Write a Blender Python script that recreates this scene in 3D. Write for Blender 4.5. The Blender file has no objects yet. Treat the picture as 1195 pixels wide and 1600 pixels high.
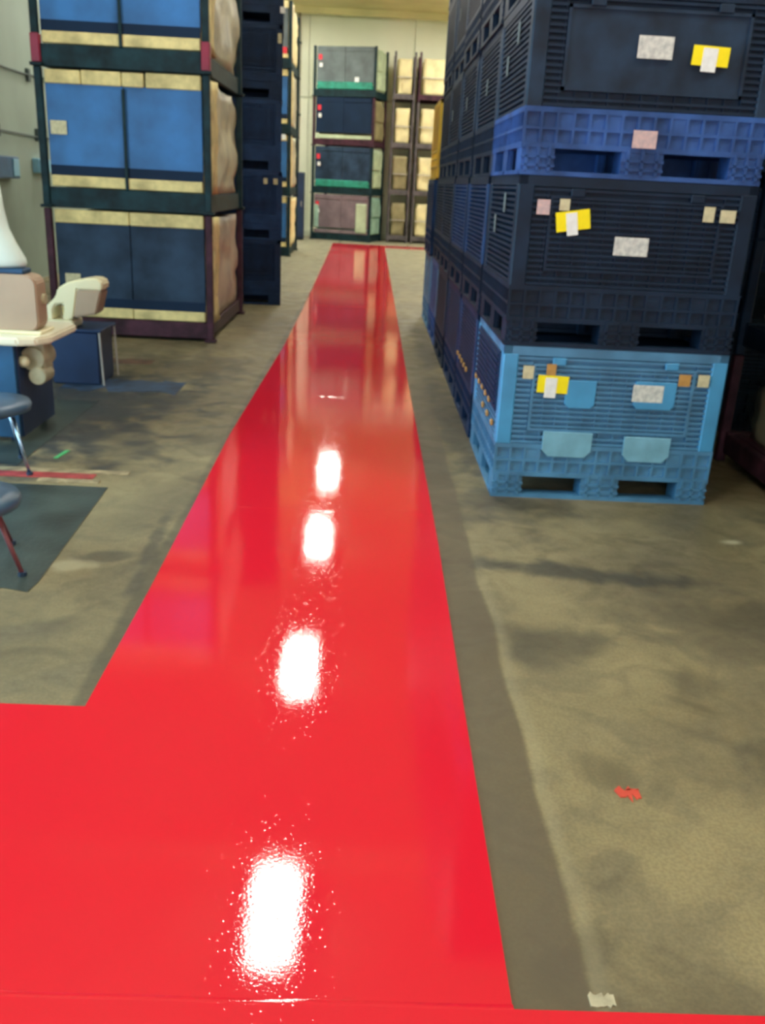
import bpy, bmesh, math, random
from mathutils import Vector, Matrix, noise
random.seed(7)
S = bpy.context.scene
C = S.collection
R = math.radians

# ------------------------------------------------------------------ camera
H = 1.6; F = 1400.0; CX, CY = 597.5, 800.0
Yc = Vector((582-CX, -(287-CY), -F)).normalized()
Dc = Vector((400-CX, -(4626-CY), -F)); Dc = (Dc - Dc.dot(Yc)*Yc).normalized()
Zc = -Dc; Xc = Yc.cross(Zc)
cam = bpy.data.cameras.new('camera'); co = bpy.data.objects.new('camera', cam); C.objects.link(co)
m = Matrix((Xc, Yc, Zc)).to_4x4(); m.translation = Vector((0, 0, H)); co.matrix_world = m
cam.sensor_fit = 'VERTICAL'; cam.sensor_height = 24.0; cam.lens = 24.0*F/1600.0
cam.clip_start = 0.05; cam.clip_end = 100
cam.dof.use_dof = True; cam.dof.focus_distance = 0.62; cam.dof.aperture_fstop = (cam.lens/1000)/0.0019
S.camera = co

# ------------------------------------------------------------------ world and exposure
w = bpy.data.worlds.new('world'); S.world = w; w.use_nodes = True
w.node_tree.nodes['Background'].inputs[0].default_value = (0.55, 0.72, 0.95, 1)
w.node_tree.nodes['Background'].inputs[1].default_value = 0.25
S.view_settings.view_transform = 'Standard'; S.view_settings.look = 'None'
S.view_settings.gamma = 1; S.view_settings.use_curve_mapping = False
S.view_settings.exposure = -0.08
LAMP = 62.0          # emission of the ceiling lamps
def area(name, loc, rot, sx, sy, power, col):
    l = bpy.data.lights.new(name, 'AREA'); l.shape = 'RECTANGLE'; l.size = sx; l.size_y = sy; l.energy = power; l.color = col
    o = bpy.data.objects.new(name, l); C.objects.link(o); o.location = loc; o.rotation_euler = rot
    return o
# daylight through the open dock door at left
area('dock_daylight', (-4.85, 3.2, 1.9), (0, R(-90), 0), 3.2, 4.6, 430, (0.55, 0.84, 1.0))
area('rear_area_light', (1.5, -3.8, 2.6), (R(90), 0, 0), 5.0, 3.6, 150, (0.85, 0.93, 1.0))  # unseen area light before the closed wall behind the camera

# ------------------------------------------------------------------ materials
def mat(name, col, rough=0.6, var=0.12, scale=8.0, bump=0.0, bscale=60.0, metal=0.0, spec=0.5, coat=0.0, col2=None):
    m = bpy.data.materials.new(name); m.use_nodes = True; nt = m.node_tree; N = nt.nodes; L = nt.links
    b = N['Principled BSDF']
    tc = N.new('ShaderNodeTexCoord'); n = N.new('ShaderNodeTexNoise'); n.inputs['Scale'].default_value = scale; n.inputs['Detail'].default_value = 4
    L.new(tc.outputs['Object'], n.inputs['Vector'])
    mx = N.new('ShaderNodeMix'); mx.data_type = 'RGBA'
    c2 = col2 or tuple(c*(1-var*2) for c in col); c1 = col if col2 else tuple(min(1, c*(1+var)) for c in col)
    mr = N.new('ShaderNodeMapRange'); mr.inputs[1].default_value = 0.32; mr.inputs[2].default_value = 0.68
    L.new(n.outputs['Fac'], mr.inputs[0]); L.new(mr.outputs[0], mx.inputs[0])
    mx.inputs[6].default_value = (*c1, 1); mx.inputs[7].default_value = (*c2, 1)
    L.new(mx.outputs[2], b.inputs['Base Color'])
    b.inputs['Roughness'].default_value = rough; b.inputs['Metallic'].default_value = metal
    b.inputs['Specular IOR Level'].default_value = spec; b.inputs['Coat Weight'].default_value = coat
    if bump:
        n2 = N.new('ShaderNodeTexNoise'); n2.inputs['Scale'].default_value = bscale; n2.inputs['Detail'].default_value = 3
        L.new(tc.outputs['Object'], n2.inputs['Vector'])
        bp = N.new('ShaderNodeBump'); bp.inputs['Strength'].default_value = bump; bp.inputs['Distance'].default_value = 0.01
        L.new(n2.outputs['Fac'], bp.inputs['Height']); L.new(bp.outputs[0], b.inputs['Normal'])
    return m

M = dict(
    lightblue=mat('light_blue_plastic', (0.068, 0.225, 0.40), 0.5, 0.15, 5),
    lightblue_pad=mat('pale_blue_plastic', (0.18, 0.42, 0.55), 0.5, 0.1, 9),
    brightblue=mat('bright_blue_plastic', (0.055, 0.30, 0.56), 0.42, 0.08, 5),
    purpleblue=mat('purple_blue_plastic', (0.030, 0.090, 0.29), 0.55, 0.25, 6, spec=0.25),
    black=mat('dark_plastic', (0.006, 0.019, 0.044), 0.55, 0.2, 6, spec=0.22),
    blackrib=mat('dark_worn_plastic', (0.012, 0.031, 0.064), 0.55, 0.3, 5, spec=0.25),
    navy=mat('navy_plastic', (0.006, 0.026, 0.078), 0.55, 0.2, 6, spec=0.22),
    navy2=mat('blue_navy_plastic', (0.010, 0.042, 0.13), 0.55, 0.2, 6, spec=0.25),
    yellowp=mat('yellow_plastic', (0.62, 0.38, 0.02), 0.45, 0.08, 6),
    yellow=mat('yellow_card', (0.95, 0.80, 0.0), 0.7, 0.03, 20),
    white=mat('white_paper', (0.82, 0.86, 0.84), 0.7, 0.05, 30),
    print=mat('printed_paper', (0.72, 0.74, 0.68), 0.7, 0.0, 38, col2=(0.42, 0.45, 0.44)),
    pink=mat('pinkish_paper', (0.66, 0.47, 0.45), 0.7, 0.0, 40, col2=(0.45, 0.36, 0.38)),
    buff=mat('buff_paper', (0.62, 0.58, 0.36), 0.7, 0.1, 30),
    orange=mat('orange_plastic', (0.50, 0.27, 0.07), 0.6, 0.1, 30),
    blue_sheet=mat('blue_sheet', (0.025, 0.15, 0.40), 0.55, 0.16, 3),
    slate_sheet=mat('slate_sheet', (0.026, 0.052, 0.095), 0.65, 0.25, 3, spec=0.2),
    grey_sheet=mat('grey_sheet', (0.13, 0.165, 0.17), 0.7, 0.15, 3),
    mauve_sheet=mat('mauve_sheet', (0.20, 0.15, 0.17), 0.7, 0.15, 3),
    navy_sheet=mat('navy_sheet', (0.007, 0.022, 0.055), 0.7, 0.1, 3, spec=0.2),
    green=mat('green_wrap', (0.02, 0.27, 0.19), 0.6, 0.2, 8),
    wood=mat('pale_foam_edge', (0.72, 0.60, 0.27), 0.8, 0.16, 7, 0.3, 30),
    wrap=mat('cream_wrap', (0.60, 0.55, 0.36), 0.45, 0.2, 3.0, 0.8, 12, col2=(0.34, 0.31, 0.23)),
    wrap_tan=mat('tan_wrap', (0.46, 0.35, 0.25), 0.45, 0.2, 3.0, 0.8, 12, col2=(0.27, 0.19, 0.155)),
    wrap_green=mat('pale_green_wrap', (0.50, 0.60, 0.40), 0.6, 0.12, 4, 0.3, 20),
    wrap_mint=mat('mint_wrap', (0.33, 0.52, 0.42), 0.6, 0.12, 4, 0.3, 20),
    wrap_pale=mat('pale_yellow_wrap', (0.80, 0.70, 0.38), 0.7, 0.1, 4, 0.3, 20),
    wrap_olive=mat('olive_wrap', (0.28, 0.24, 0.12), 0.7, 0.15, 4, 0.3, 20),
    rackgreen=mat('dark_green_steel', (0.006, 0.028, 0.036), 0.6, 0.3, 8, spec=0.25),
    rackred=mat('red_brown_steel', (0.060, 0.020, 0.034), 0.6, 0.3, 8, spec=0.25),
    sleeve=mat('crimson_steel', (0.25, 0.012, 0.04), 0.5, 0.1, 8),
    redtag=mat('red_tag', (0.75, 0.03, 0.05), 0.6, 0.05, 8),
    chrome=mat('chrome', (0.45, 0.62, 0.80), 0.25, 0.05, 8, metal=1.0),
    seat=mat('blue_grey_vinyl', (0.045, 0.095, 0.16), 0.35, 0.1, 8),
    seat_edge=mat('dark_vinyl', (0.02, 0.04, 0.08), 0.4, 0.1, 8),
    redsteel=mat('dull_red_steel', (0.20, 0.05, 0.06), 0.4, 0.1, 8),
    cream=mat('cream_enamel', (0.80, 0.72, 0.46), 0.35, 0.04, 4),
    tan=mat('tan_shade_enamel', (0.42, 0.30, 0.20), 0.5, 0.06, 3),  # shade of the camera-facing sides put into the enamel colour
    tabletop=mat('cream_laminate', (0.82, 0.77, 0.58), 0.35, 0.04, 4),
    bluepanel=mat('deep_blue_panel', (0.010, 0.075, 0.17), 0.45, 0.2, 3),
    navypanel=mat('deep_navy_panel', (0.008, 0.028, 0.085), 0.5, 0.15, 3),
    motor=mat('cream_grey_metal', (0.42, 0.38, 0.24), 0.45, 0.15, 9),
    hood=mat('white_cover', (0.70, 0.86, 0.80), 0.6, 0.04, 4),
    padblue=mat('blue_pad', (0.008, 0.05, 0.12), 0.6, 0.1, 6),
    wallpaint=mat('cream_wall_paint', (0.90, 0.92, 0.74), 0.6, 0.04, 0.6),
    walljoint=mat('grey_joint', (0.70, 0.73, 0.58), 0.8, 0.1, 3),
    wallgrey=mat('grey_green_wall_paint', (0.27, 0.345, 0.295), 0.65, 0.14, 0.5),
    ceil=mat('ceiling_paint', (0.68, 0.63, 0.32), 0.8, 0.06, 1),
    cable=mat('dark_cable', (0.06, 0.09, 0.09), 0.6, 0.1, 8),
    pipe=mat('pale_pipe', (0.45, 0.42, 0.38), 0.5, 0.1, 8),
    boxblue=mat('light_blue_enamel', (0.25, 0.52, 0.72), 0.5, 0.06, 8),
    boxdark=mat('mid_blue_enamel', (0.05, 0.14, 0.28), 0.5, 0.1, 8),
    matgrey=mat('dark_green_floor_paint', (0.036, 0.052, 0.045), 0.4, 0.3, 3, 0.2, 40),
    tape_red=mat('red_floor_tape', (0.38, 0.05, 0.05), 0.5, 0.2, 12),
    tape_tan=mat('worn_tan_tape', (0.34, 0.27, 0.15), 0.6, 0.25, 14),
    smear_blue=mat('blue_floor_paint', (0.022, 0.05, 0.10), 0.6, 0.35, 9),
    smear_brown=mat('brown_floor_paint', (0.13, 0.065, 0.04), 0.6, 0.3, 9),
    greenmark=mat('green_tape', (0.06, 0.42, 0.14), 0.6, 0.05, 9),
    redspot=mat('red_paint_drip', (0.62, 0.07, 0.04), 0.5, 0.1, 9),
    palespot=mat('pale_scuff', (0.50, 0.45, 0.30), 0.7, 0.15, 20),
    rackgrey=mat('grey_purple_steel', (0.10, 0.085, 0.09), 0.6, 0.25, 8),
    steel=mat('lamp_housing', (0.6, 0.6, 0.58), 0.5, 0.05, 8),
)
def emis(name, col, st):
    m = bpy.data.materials.new(name); m.use_nodes = True; b = m.node_tree.nodes['Principled BSDF']
    b.inputs['Base Color'].default_value = (0.8, 0.8, 0.8, 1); b.inputs['Emission Color'].default_value = (*col, 1); b.inputs['Emission Strength'].default_value = st
    return m
M['lamp'] = emis('lamp_glow', (1.0, 0.965, 0.86), LAMP)

# glossy red floor paint with orange peel and slow waves
def red_paint():
    m = bpy.data.materials.new('glossy_red_paint'); m.use_nodes = True; nt = m.node_tree; N = nt.nodes; L = nt.links
    b = N['Principled BSDF']; tc = N.new('ShaderNodeTexCoord')
    n = N.new('ShaderNodeTexNoise'); n.inputs['Scale'].default_value = 1.2; n.inputs['Detail'].default_value = 3
    L.new(tc.outputs['Object'], n.inputs['Vector'])
    mx = N.new('ShaderNodeMix'); mx.data_type = 'RGBA'; mx.inputs[6].default_value = (0.755, 0.012, 0.028, 1); mx.inputs[7].default_value = (0.69, 0.014, 0.033, 1)
    L.new(n.outputs['Fac'], mx.inputs[0]); L.new(mx.outputs[2], b.inputs['Base Color'])
    b.inputs['Roughness'].default_value = 0.035; b.inputs['Specular IOR Level'].default_value = 0.75
    a = N.new('ShaderNodeTexNoise'); a.inputs['Scale'].default_value = 150; a.inputs['Detail'].default_value = 2
    c = N.new('ShaderNodeTexNoise'); c.inputs['Scale'].default_value = 3.0; c.inputs['Detail'].default_value = 2
    L.new(tc.outputs['Object'], a.inputs['Vector']); L.new(tc.outputs['Object'], c.inputs['Vector'])
    b1 = N.new('ShaderNodeBump'); b1.inputs['Strength'].default_value = 1.0; b1.inputs['Distance'].default_value = 0.00011
    b2 = N.new('ShaderNodeBump'); b2.inputs['Strength'].default_value = 1.0; b2.inputs['Distance'].default_value = 0.0007
    L.new(c.outputs['Fac'], b2.inputs['Height']); L.new(a.outputs['Fac'], b1.inputs['Height']); L.new(b2.outputs[0], b1.inputs['Normal'])
    v = N.new('ShaderNodeTexVoronoi'); v.inputs['Scale'].default_value = 60; L.new(tc.outputs['Object'], v.inputs['Vector'])
    mr = N.new('ShaderNodeMapRange'); mr.interpolation_type = 'SMOOTHSTEP'; mr.inputs[1].default_value = 0.0; mr.inputs[2].default_value = 0.22; mr.inputs[3].default_value = 1; mr.inputs[4].default_value = 0
    L.new(v.outputs['Distance'], mr.inputs[0])
    b3 = N.new('ShaderNodeBump'); b3.inputs['Strength'].default_value = 1.0; b3.inputs['Distance'].default_value = 0.00011
    L.new(mr.outputs[0], b3.inputs['Height']); L.new(b1.outputs[0], b3.inputs['Normal'])
    L.new(b3.outputs[0], b.inputs['Normal'])
    return m
M['red'] = red_paint()

# concrete: mottling, wear, stains of their own shape (object = world coordinates)
def concrete():
    m = bpy.data.materials.new('stained_concrete'); m.use_nodes = True; nt = m.node_tree; N = nt.nodes; L = nt.links
    b = N['Principled BSDF']; tc = N.new('ShaderNodeTexCoord'); sp = N.new('ShaderNodeSeparateXYZ'); L.new(tc.outputs['Object'], sp.inputs[0])
    def noi(s, d=5, dist=0.0, vec=None):
        n = N.new('ShaderNodeTexNoise'); n.inputs['Scale'].default_value = s; n.inputs['Detail'].default_value = d; n.inputs['Distortion'].default_value = dist
        L.new(vec or tc.outputs['Object'], n.inputs['Vector']); return n.outputs['Fac']
    def mr(v, a, c, o0=0.0, o1=1.0):
        n = N.new('ShaderNodeMapRange'); n.interpolation_type = 'SMOOTHSTEP'
        for i, q in zip((1, 2, 3, 4), (a, c, o0, o1)): n.inputs[i].default_value = q
        L.new(v, n.inputs[0]); return n.outputs[0]
    def ma(op, a, c=None):
        n = N.new('ShaderNodeMath'); n.operation = op
        for i, q in enumerate((a, c)):
            if q is None: continue
            if isinstance(q, (int, float)): n.inputs[i].default_value = q
            else: L.new(q, n.inputs[i])
        return n.outputs[0]
    def mix(f, c1, c2):
        n = N.new('ShaderNodeMix'); n.data_type = 'RGBA'; L.new(f, n.inputs[0])
        for i, q in ((6, c1), (7, c2)):
            if isinstance(q, tuple): n.inputs[i].default_value = (*q, 1)
            else: L.new(q, n.inputs[i])
        return n.outputs[2]
    big = mr(noi(0.9, 6, 0.6), 0.35, 0.65); mid = mr(noi(4.5, 8, 0.8), 0.35, 0.7); fine = mr(noi(28, 6), 0.3, 0.7)
    col = mix(big, (0.310, 0.250, 0.125), (0.160, 0.128, 0.068))
    col = mix(ma('MULTIPLY', mid, 0.55), col, (0.105, 0.088, 0.050))
    col = mix(ma('MULTIPLY', fine, 0.18), col, (0.33, 0.29, 0.17))
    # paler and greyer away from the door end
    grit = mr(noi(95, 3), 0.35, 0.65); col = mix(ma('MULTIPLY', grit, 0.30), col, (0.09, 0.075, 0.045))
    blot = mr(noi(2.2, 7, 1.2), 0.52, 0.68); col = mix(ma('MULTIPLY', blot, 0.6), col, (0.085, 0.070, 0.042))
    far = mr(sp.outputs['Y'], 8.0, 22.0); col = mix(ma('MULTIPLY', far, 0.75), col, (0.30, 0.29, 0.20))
    nz = noi(5.0, 5, 0.5); nzl = noi(1.6, 4, 0.4)
    def stain(x, y, rx, ry, ang, strength, c):
        nonlocal col
        mp = N.new('ShaderNodeMapping'); mp.vector_type = 'TEXTURE'; mp.inputs['Location'].default_value = (x, y, 0); mp.inputs['Rotation'].default_value = (0, 0, ang); mp.inputs['Scale'].default_value = (rx, ry, 1)
        L.new(tc.outputs['Object'], mp.inputs['Vector'])
        ln = N.new('ShaderNodeVectorMath'); ln.operation = 'LENGTH'; L.new(mp.outputs[0], ln.inputs[0])
        d = ma('ADD', ln.outputs['Value'], ma('MULTIPLY', ma('SUBTRACT', nz, 0.5), 2.2))
        f = ma('MULTIPLY', mr(d, 1.2, 0.45), strength)
        col = mix(f, col, c)
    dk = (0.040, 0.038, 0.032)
    stain(1.05, 3.68, 0.62, 0.10, -0.16, 0.75, dk)
    stain(0.75, 4.55, 0.45, 0.35, 0.1, 0.55, dk)
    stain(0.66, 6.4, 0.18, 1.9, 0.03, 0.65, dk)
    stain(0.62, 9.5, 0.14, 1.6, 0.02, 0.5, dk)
    stain(0.80, 3.0, 0.30, 0.16, 0.3, 0.45, dk)
    stain(1.7, 3.2, 0.8, 0.3, 0.2, 0.35, dk)
    stain(1.35, 2.35, 0.35, 0.12, 0.7, 0.3, dk)
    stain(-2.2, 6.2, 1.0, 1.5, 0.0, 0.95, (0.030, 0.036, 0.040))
    stain(-1.55, 6.6, 0.45, 0.35, 0.2, 0.6, dk)
    stain(-1.3, 7.4, 0.4, 0.25, 0.2, 0.4, dk)
    stain(-1.5, 5.4, 0.35, 0.6, 0.2, 0.45, dk)
    stain(-1.7, 7.9, 0.9, 0.7, 0.0, 0.5, dk)
    stain(-1.12, 3.65, 0.16, 0.06, 0.3, 0.6, dk)
    stain(-0.93, 3.75, 0.04, 0.5, 0.05, 0.6, dk)
    stain(-1.25, 3.55, 0.12, 0.08, 0.1, 0.6, (0.42, 0.38, 0.24))
    stain(1.88, 4.15, 0.09, 0.05, 0.1, 0.8, (0.55, 0.50, 0.33))
    # darker ground-smooth strip beside the red walkway, with a paler crust along its edge
    xw = ma('ADD', sp.outputs['X'], ma('MULTIPLY', ma('SUBTRACT', nzl, 0.5), 0.07))
    band = ma('MULTIPLY', mr(xw, 0.545, 0.525), mr(sp.outputs['X'], 0.30, 0.34))
    col = mix(ma('MULTIPLY', ma('MULTIPLY', band, mr(sp.outputs['Y'], 9.0, 6.0)), 0.78), col, (0.105, 0.080, 0.050))
    edge = ma('MULTIPLY', mr(xw, 0.535, 0.55), mr(xw, 0.60, 0.56))
    col = mix(ma('MULTIPLY', ma('MULTIPLY', edge, mr(sp.outputs['Y'], 5.0, 3.0)), 0.16), col, (0.42, 0.38, 0.25))
    # dark line along the left edge of the walkway
    el = ma('MULTIPLY', mr(xw, -0.91, -0.88), mr(sp.outputs['X'], -0.80, -0.83))
    col = mix(ma('MULTIPLY', el, 0.55), col, (0.05, 0.045, 0.03))
    L.new(col, b.inputs['Base Color'])
    L.new(mr(mid, 0, 1, 0.42, 0.62), b.inputs['Roughness']); b.inputs['Specular IOR Level'].default_value = 0.35
    bp = N.new('ShaderNodeBump'); bp.inputs['Strength'].default_value = 0.5; bp.inputs['Distance'].default_value = 0.002
    L.new(noi(35, 5), bp.inputs['Height']); L.new(bp.outputs[0], b.inputs['Normal'])
    return m
M['concrete'] = concrete()

# ------------------------------------------------------------------ mesh helpers
class MB:
    def __init__(s): s.v = []; s.f = []
    def box(s, x0, x1, y0, y1, z0, z1):
        n = len(s.v)
        s.v += [(x0,y0,z0),(x1,y0,z0),(x1,y1,z0),(x0,y1,z0),(x0,y0,z1),(x1,y0,z1),(x1,y1,z1),(x0,y1,z1)]
        s.f += [tuple(n+i for i in q) for q in ((0,3,2,1),(4,5,6,7),(0,1,5,4),(1,2,6,5),(2,3,7,6),(3,0,4,7))]
        return s
    def prism(s, pts, y0, y1, axis='y'):
        """outline in (x,z) extruded along y; axis='x' -> outline in (y,z) extruded along x; 'z' -> (x,y) along z"""
        n = len(s.v); k = len(pts)
        for t in (y0, y1):
            for a, b in pts: s.v.append((a, t, b) if axis == 'y' else (t, a, b) if axis == 'x' else (a, b, t))
        s.f.append(tuple(n+i for i in range(k))); s.f.append(tuple(n+k+i for i in reversed(range(k))))
        for i in range(k): j = (i+1) % k; s.f.append((n+i, n+k+i, n+k+j, n+j))
        return s
    def tube(s, p, q, r, seg=8, r2=None):
        p = Vector(p); q = Vector(q); d = (q-p).normalized(); a = d.orthogonal().normalized(); b = d.cross(a); n = len(s.v)
        for c, rr in ((p, r), (q, r2 or r)):
            for i in range(seg):
                t = 2*math.pi*i/seg; s.v.append(tuple(c + a*math.cos(t)*rr + b*math.sin(t)*rr))
        for i in range(seg): j = (i+1) % seg; s.f.append((n+i, n+j, n+seg+j, n+seg+i))
        s.f.append(tuple(n+i for i in reversed(range(seg)))); s.f.append(tuple(n+seg+i for i in range(seg)))
        return s
    def lathe(s, prof, cx=0, cy=0, seg=24, sx=1, sy=1):
        n = len(s.v); k = len(prof)
        for i in range(seg):
            t = 2*math.pi*i/seg
            for r, z in prof: s.v.append((cx+math.cos(t)*r*sx, cy+math.sin(t)*r*sy, z))
        for i in range(seg):
            j = (i+1) % seg
            for a in range(k-1): s.f.append((n+i*k+a, n+j*k+a, n+j*k+a+1, n+i*k+a+1))
        s.f.append(tuple(n+i*k for i in reversed(range(seg)))); s.f.append(tuple(n+i*k+k-1 for i in range(seg)))
        return s
    def mesh(s, name, material, smooth=False, bevel=0.0, seg=1):
        me = bpy.data.meshes.new(name); me.from_pydata(s.v, [], s.f)
        bm = bmesh.new(); bm.from_mesh(me)
        if bevel:
            bmesh.ops.bevel(bm, geom=bm.edges[:], offset=bevel, segments=seg, affect='EDGES', clamp_overlap=True)
        bmesh.ops.recalc_face_normals(bm, faces=bm.faces[:]); bm.to_mesh(me); bm.free()
        me.materials.append(M[material])
        if smooth: me.shade_smooth()
        return me
CACHE = {}
def cached(key, fn):
    if key not in CACHE: CACHE[key] = fn()
    return CACHE[key]
def put(name, me, parent=None, loc=(0, 0, 0), rot=(0, 0, 0), label=None, kind=None):
    o = bpy.data.objects.new(name, me); C.objects.link(o); o.location = loc; o.rotation_euler = rot
    if parent: o.parent = parent
    if label: o['label'] = label
    if kind: o['kind'] = kind
    return o
def tag(o, label, cat, group=None):
    o['label'] = label; o['category'] = cat
    if group: o['group'] = group
    return o
def thing(name, label, cat, loc=(0, 0, 0), rz=0.0, group=None):
    o = bpy.data.objects.new(name, None); C.objects.link(o); o.location = loc; o.rotation_euler = (0, 0, rz); o.empty_display_size = 0.1
    return tag(o, label, cat, group)
def struct(name, mb, m, parent=None, **k):
    return put(name, mb.mesh(name, m, **k), parent, kind='structure')
def lumpy(w, d, h, amp, seed, m, wl=0.35):
    """soft wrapped block standing on z=0, centred in x and y, with bulges and creases"""
    bm = bmesh.new(); bmesh.ops.create_cube(bm, size=1)
    bmesh.ops.subdivide_edges(bm, edges=bm.edges[:], cuts=11, use_grid_fill=True)
    for v in bm.verts:
        p = Vector((v.co.x*w, v.co.y*d, v.co.z*h))
        e = 1-0.05*(abs(v.co.x*2)**6 + abs(v.co.y*2)**6 + abs(v.co.z*2)**8)*0.5
        q = p/wl + Vector((seed*3.1, seed*1.7, seed*5.3))
        n = noise.noise(q); c = abs(noise.noise(q*2.1))
        dr = Vector((round(v.co.x*2.02), round(v.co.y*2.02), 0))
        f = 0.0 if v.co.z < -0.49 else 1.0
        p = Vector((p.x*e, p.y*e, p.z)) + dr*amp*(n*1.3 - c*0.9)*f
        v.co = p + Vector((0, 0, h/2 + (amp*0.5*n if v.co.z > 0.3 else 0)))
    me = bpy.data.meshes.new('wrapped_bundle'); bm.to_mesh(me); bm.free(); me.materials.append(M[m]); me.shade_smooth()
    return me

# ------------------------------------------------------------------ setting
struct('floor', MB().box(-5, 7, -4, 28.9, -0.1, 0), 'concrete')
struct('ceiling', MB().box(-5, 7, -4, 28.9, 6.15, 6.25), 'ceil')
for i in range(8):
    y = 1.0 + i*3.9
    struct('trim_%d' % (i+1), MB().box(-5, 7, y-0.06, y+0.06, 5.98, 6.15), 'ceil')
# left wall with a dock opening (open to the daylight)
wl = struct('wall_left', MB().box(-5.12, -5, 5.6, 28.9, 0, 6.15).box(-5.12, -5, -4, 0.8, 0, 6.15).box(-5.12, -5, 0.8, 5.6, 3.6, 6.15), 'wallgrey')
struct('door_1', MB().box(-5.03, -4.98, 0.68, 0.8, 0, 3.72).box(-5.03, -4.98, 5.6, 5.72, 0, 3.72).box(-5.03, -4.98, 0.8, 5.6, 3.6, 3.72), 'pipe')
struct('wall_right', MB().box(7, 7.12, -4, 28.9, 0, 6.15), 'wallpaint')
struct('wall_front', MB().box(-5, 7, -4.12, -4, 0, 6.15), 'wallpaint')
wb = struct('wall_back', MB().box(-5, 7, 28.94, 29.05, 0, 6.15), 'walljoint')
pm = {}
for r, (z0, z1) in enumerate(((0.0, 3.86), (3.90, 6.15))):
    x = -5.0; i = 0
    while x < 6.99:
        x1 = min(7.0, x+3.02)
        pme = cached(('wp', r, round(x1-x, 2)), lambda: MB().box(0, x1-x-0.02, -0.04, 0, 0, z1-z0).mesh('wall_panel', 'wallpaint', bevel=0.008))
        put('wall_panel', pme, wb, (x+0.015, 28.94, z0), kind='structure'); x = x1; i += 1
struct('baseboard_back', MB().box(-5, 7, 28.86, 28.9, 0, 0.15), 'walljoint')

# cables and boxes on the left wall
t = thing('wall_cable', 'upper thin dark cable run along the grey left wall', 'cable', (-4.97, 11.0, 2.8))
mb = MB()
for i in range(16): a = i*0.5; mb.tube((0, a, 0.02*math.sin(a*1.5)+0.012*a), (0, a+0.5, 0.02*math.sin((a+0.5)*1.5)+0.012*(a+0.5)), 0.016, 6)
put('cable', mb.mesh('cable', 'cable'), t)
for y in (1.6, 3.2, 5.0): put('bracket', cached('brk', lambda: MB().box(-0.03, 0.02, -0.04, 0.04, -0.07, 0.10).mesh('bracket', 'cable', bevel=0.006)), t, (0, y, 0))
t = thing('wall_cable', 'lower thin dark cable run along the grey left wall', 'cable', (-4.97, 11.0, 2.02))
mb = MB()
for i in range(16): a = i*0.5; mb.tube((0, a, 0.015*math.sin(a*1.3)), (0, a+0.5, 0.015*math.sin((a+0.5)*1.3)), 0.014, 6)
put('cable', mb.mesh('cable', 'cable'), t)
for y in (1.9, 3.4, 5.0): put('bracket', CACHE['brk'], t, (0, y, 0))
t = thing('wall_box', 'small light blue box on the left wall beside the rack', 'box', (-5.0, 14.4, 1.61))
put('body', MB().box(0, 0.10, -0.24, 0.24, -0.10, 0.10).mesh('body', 'boxblue', bevel=0.01), t)
put('lid', MB().box(0.10, 0.115, -0.22, 0.22, -0.085, 0.085).mesh('lid', 'boxblue', bevel=0.004), t)
t = thing('wall_box', 'blue box with a pale right end on the left wall above the white cover', 'box', (-5.0, 12.9, 1.57))
put('body', MB().box(0, 0.12, -0.7, 0.42, -0.14, 0.14).mesh('body', 'boxdark', bevel=0.01), t)
put('end_plate', MB().box(0.12, 0.135, 0.17, 0.38, -0.11, 0.11).mesh('end_plate', 'boxblue', bevel=0.004), t, label='pale blue end plate')

# pipe on the back wall
t = thing('wall_pipe', 'thin pale vertical pipe rising up the cream back wall to the ceiling', 'pipe', (-2.28, 28.82, 0))
put('pipe', MB().tube((0, 0, 0), (0, 0, 6.15), 0.045, 10).mesh('pipe', 'pipe', smooth=True), t)
for z in (1.5, 3.4, 5.3): put('clamp', cached('clp', lambda: MB().box(-0.07, 0.07, -0.05, 0.08, -0.03, 0.03).mesh('clamp', 'cable', bevel=0.005)), t, (0, 0, z))

# ------------------------------------------------------------------ red painted walkway
RZ = 0.004
o = struct('trim_9', MB().prism([(-0.84, 2.462), (-5, 2.462), (-5, 1.392), (0.363, 1.392), (0.372, 2.64), (0.385, 3.97), (0.378, 7.6), (0.385, 12.0), (0.400, 25.0), (2.1, 25.0), (2.1, 25.9), (-1.03, 25.9), (-0.95, 20.0), (-0.85, 12.0), (-0.835, 9.2), (-0.872, 5.73), (-0.84, 3.35)][::-1], 0.0003, RZ, 'z'), 'red')
o['label'] = 'glossy red painted walkway running down the aisle'
o = struct('trim_10', MB().box(-5, 7, -4, 1.390, 0.0003, RZ+0.001), 'red'); o['label'] = 'glossy red painted cross walkway in the foreground'
# raised lap line where the two coats meet, and the joints under the paint
def ridge(y, x0, x1, wd, h, wob, n=40, seed=0):
    mb = MB(); P = []
    for i in range(n+1):
        x = x0+(x1-x0)*i/n; yy = y + wob*noise.noise(Vector((x*3.0, seed*9.1, 0))); P.append((x, yy))
    for i in range(n+1):
        x, yy = P[i]; hh = h*(0.6+0.5*noise.noise(Vector((x*22, seed, 4))))
        mb.v += [(x, yy-wd, RZ), (x, yy-wd*0.3, RZ+hh), (x, yy+wd*0.3, RZ+hh), (x, yy+wd, RZ)]
    for i in range(n):
        a = i*4
        for k in range(3): mb.f.append((a+k, a+4+k, a+5+k, a+1+k))
    return mb
for i, (y, x0, x1, wd, h, wob, sd) in enumerate(((1.393, -5, 0.365, 0.009, 0.0032, 0.006, 1), (4.36, -0.62, 0.38, 0.012, 0.0012, 0.06, 2), (6.95, -0.45, 0.37, 0.014, 0.001, 0.05, 3), (12.5, -0.8, 0.38, 0.02, 0.001, 0.06, 4))):
    rm = ridge(y, x0, x1, wd, h, wob, 140, sd).mesh('trim', 'red', smooth=True); put('trim_%d' % (11+i), rm, kind='structure')

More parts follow.
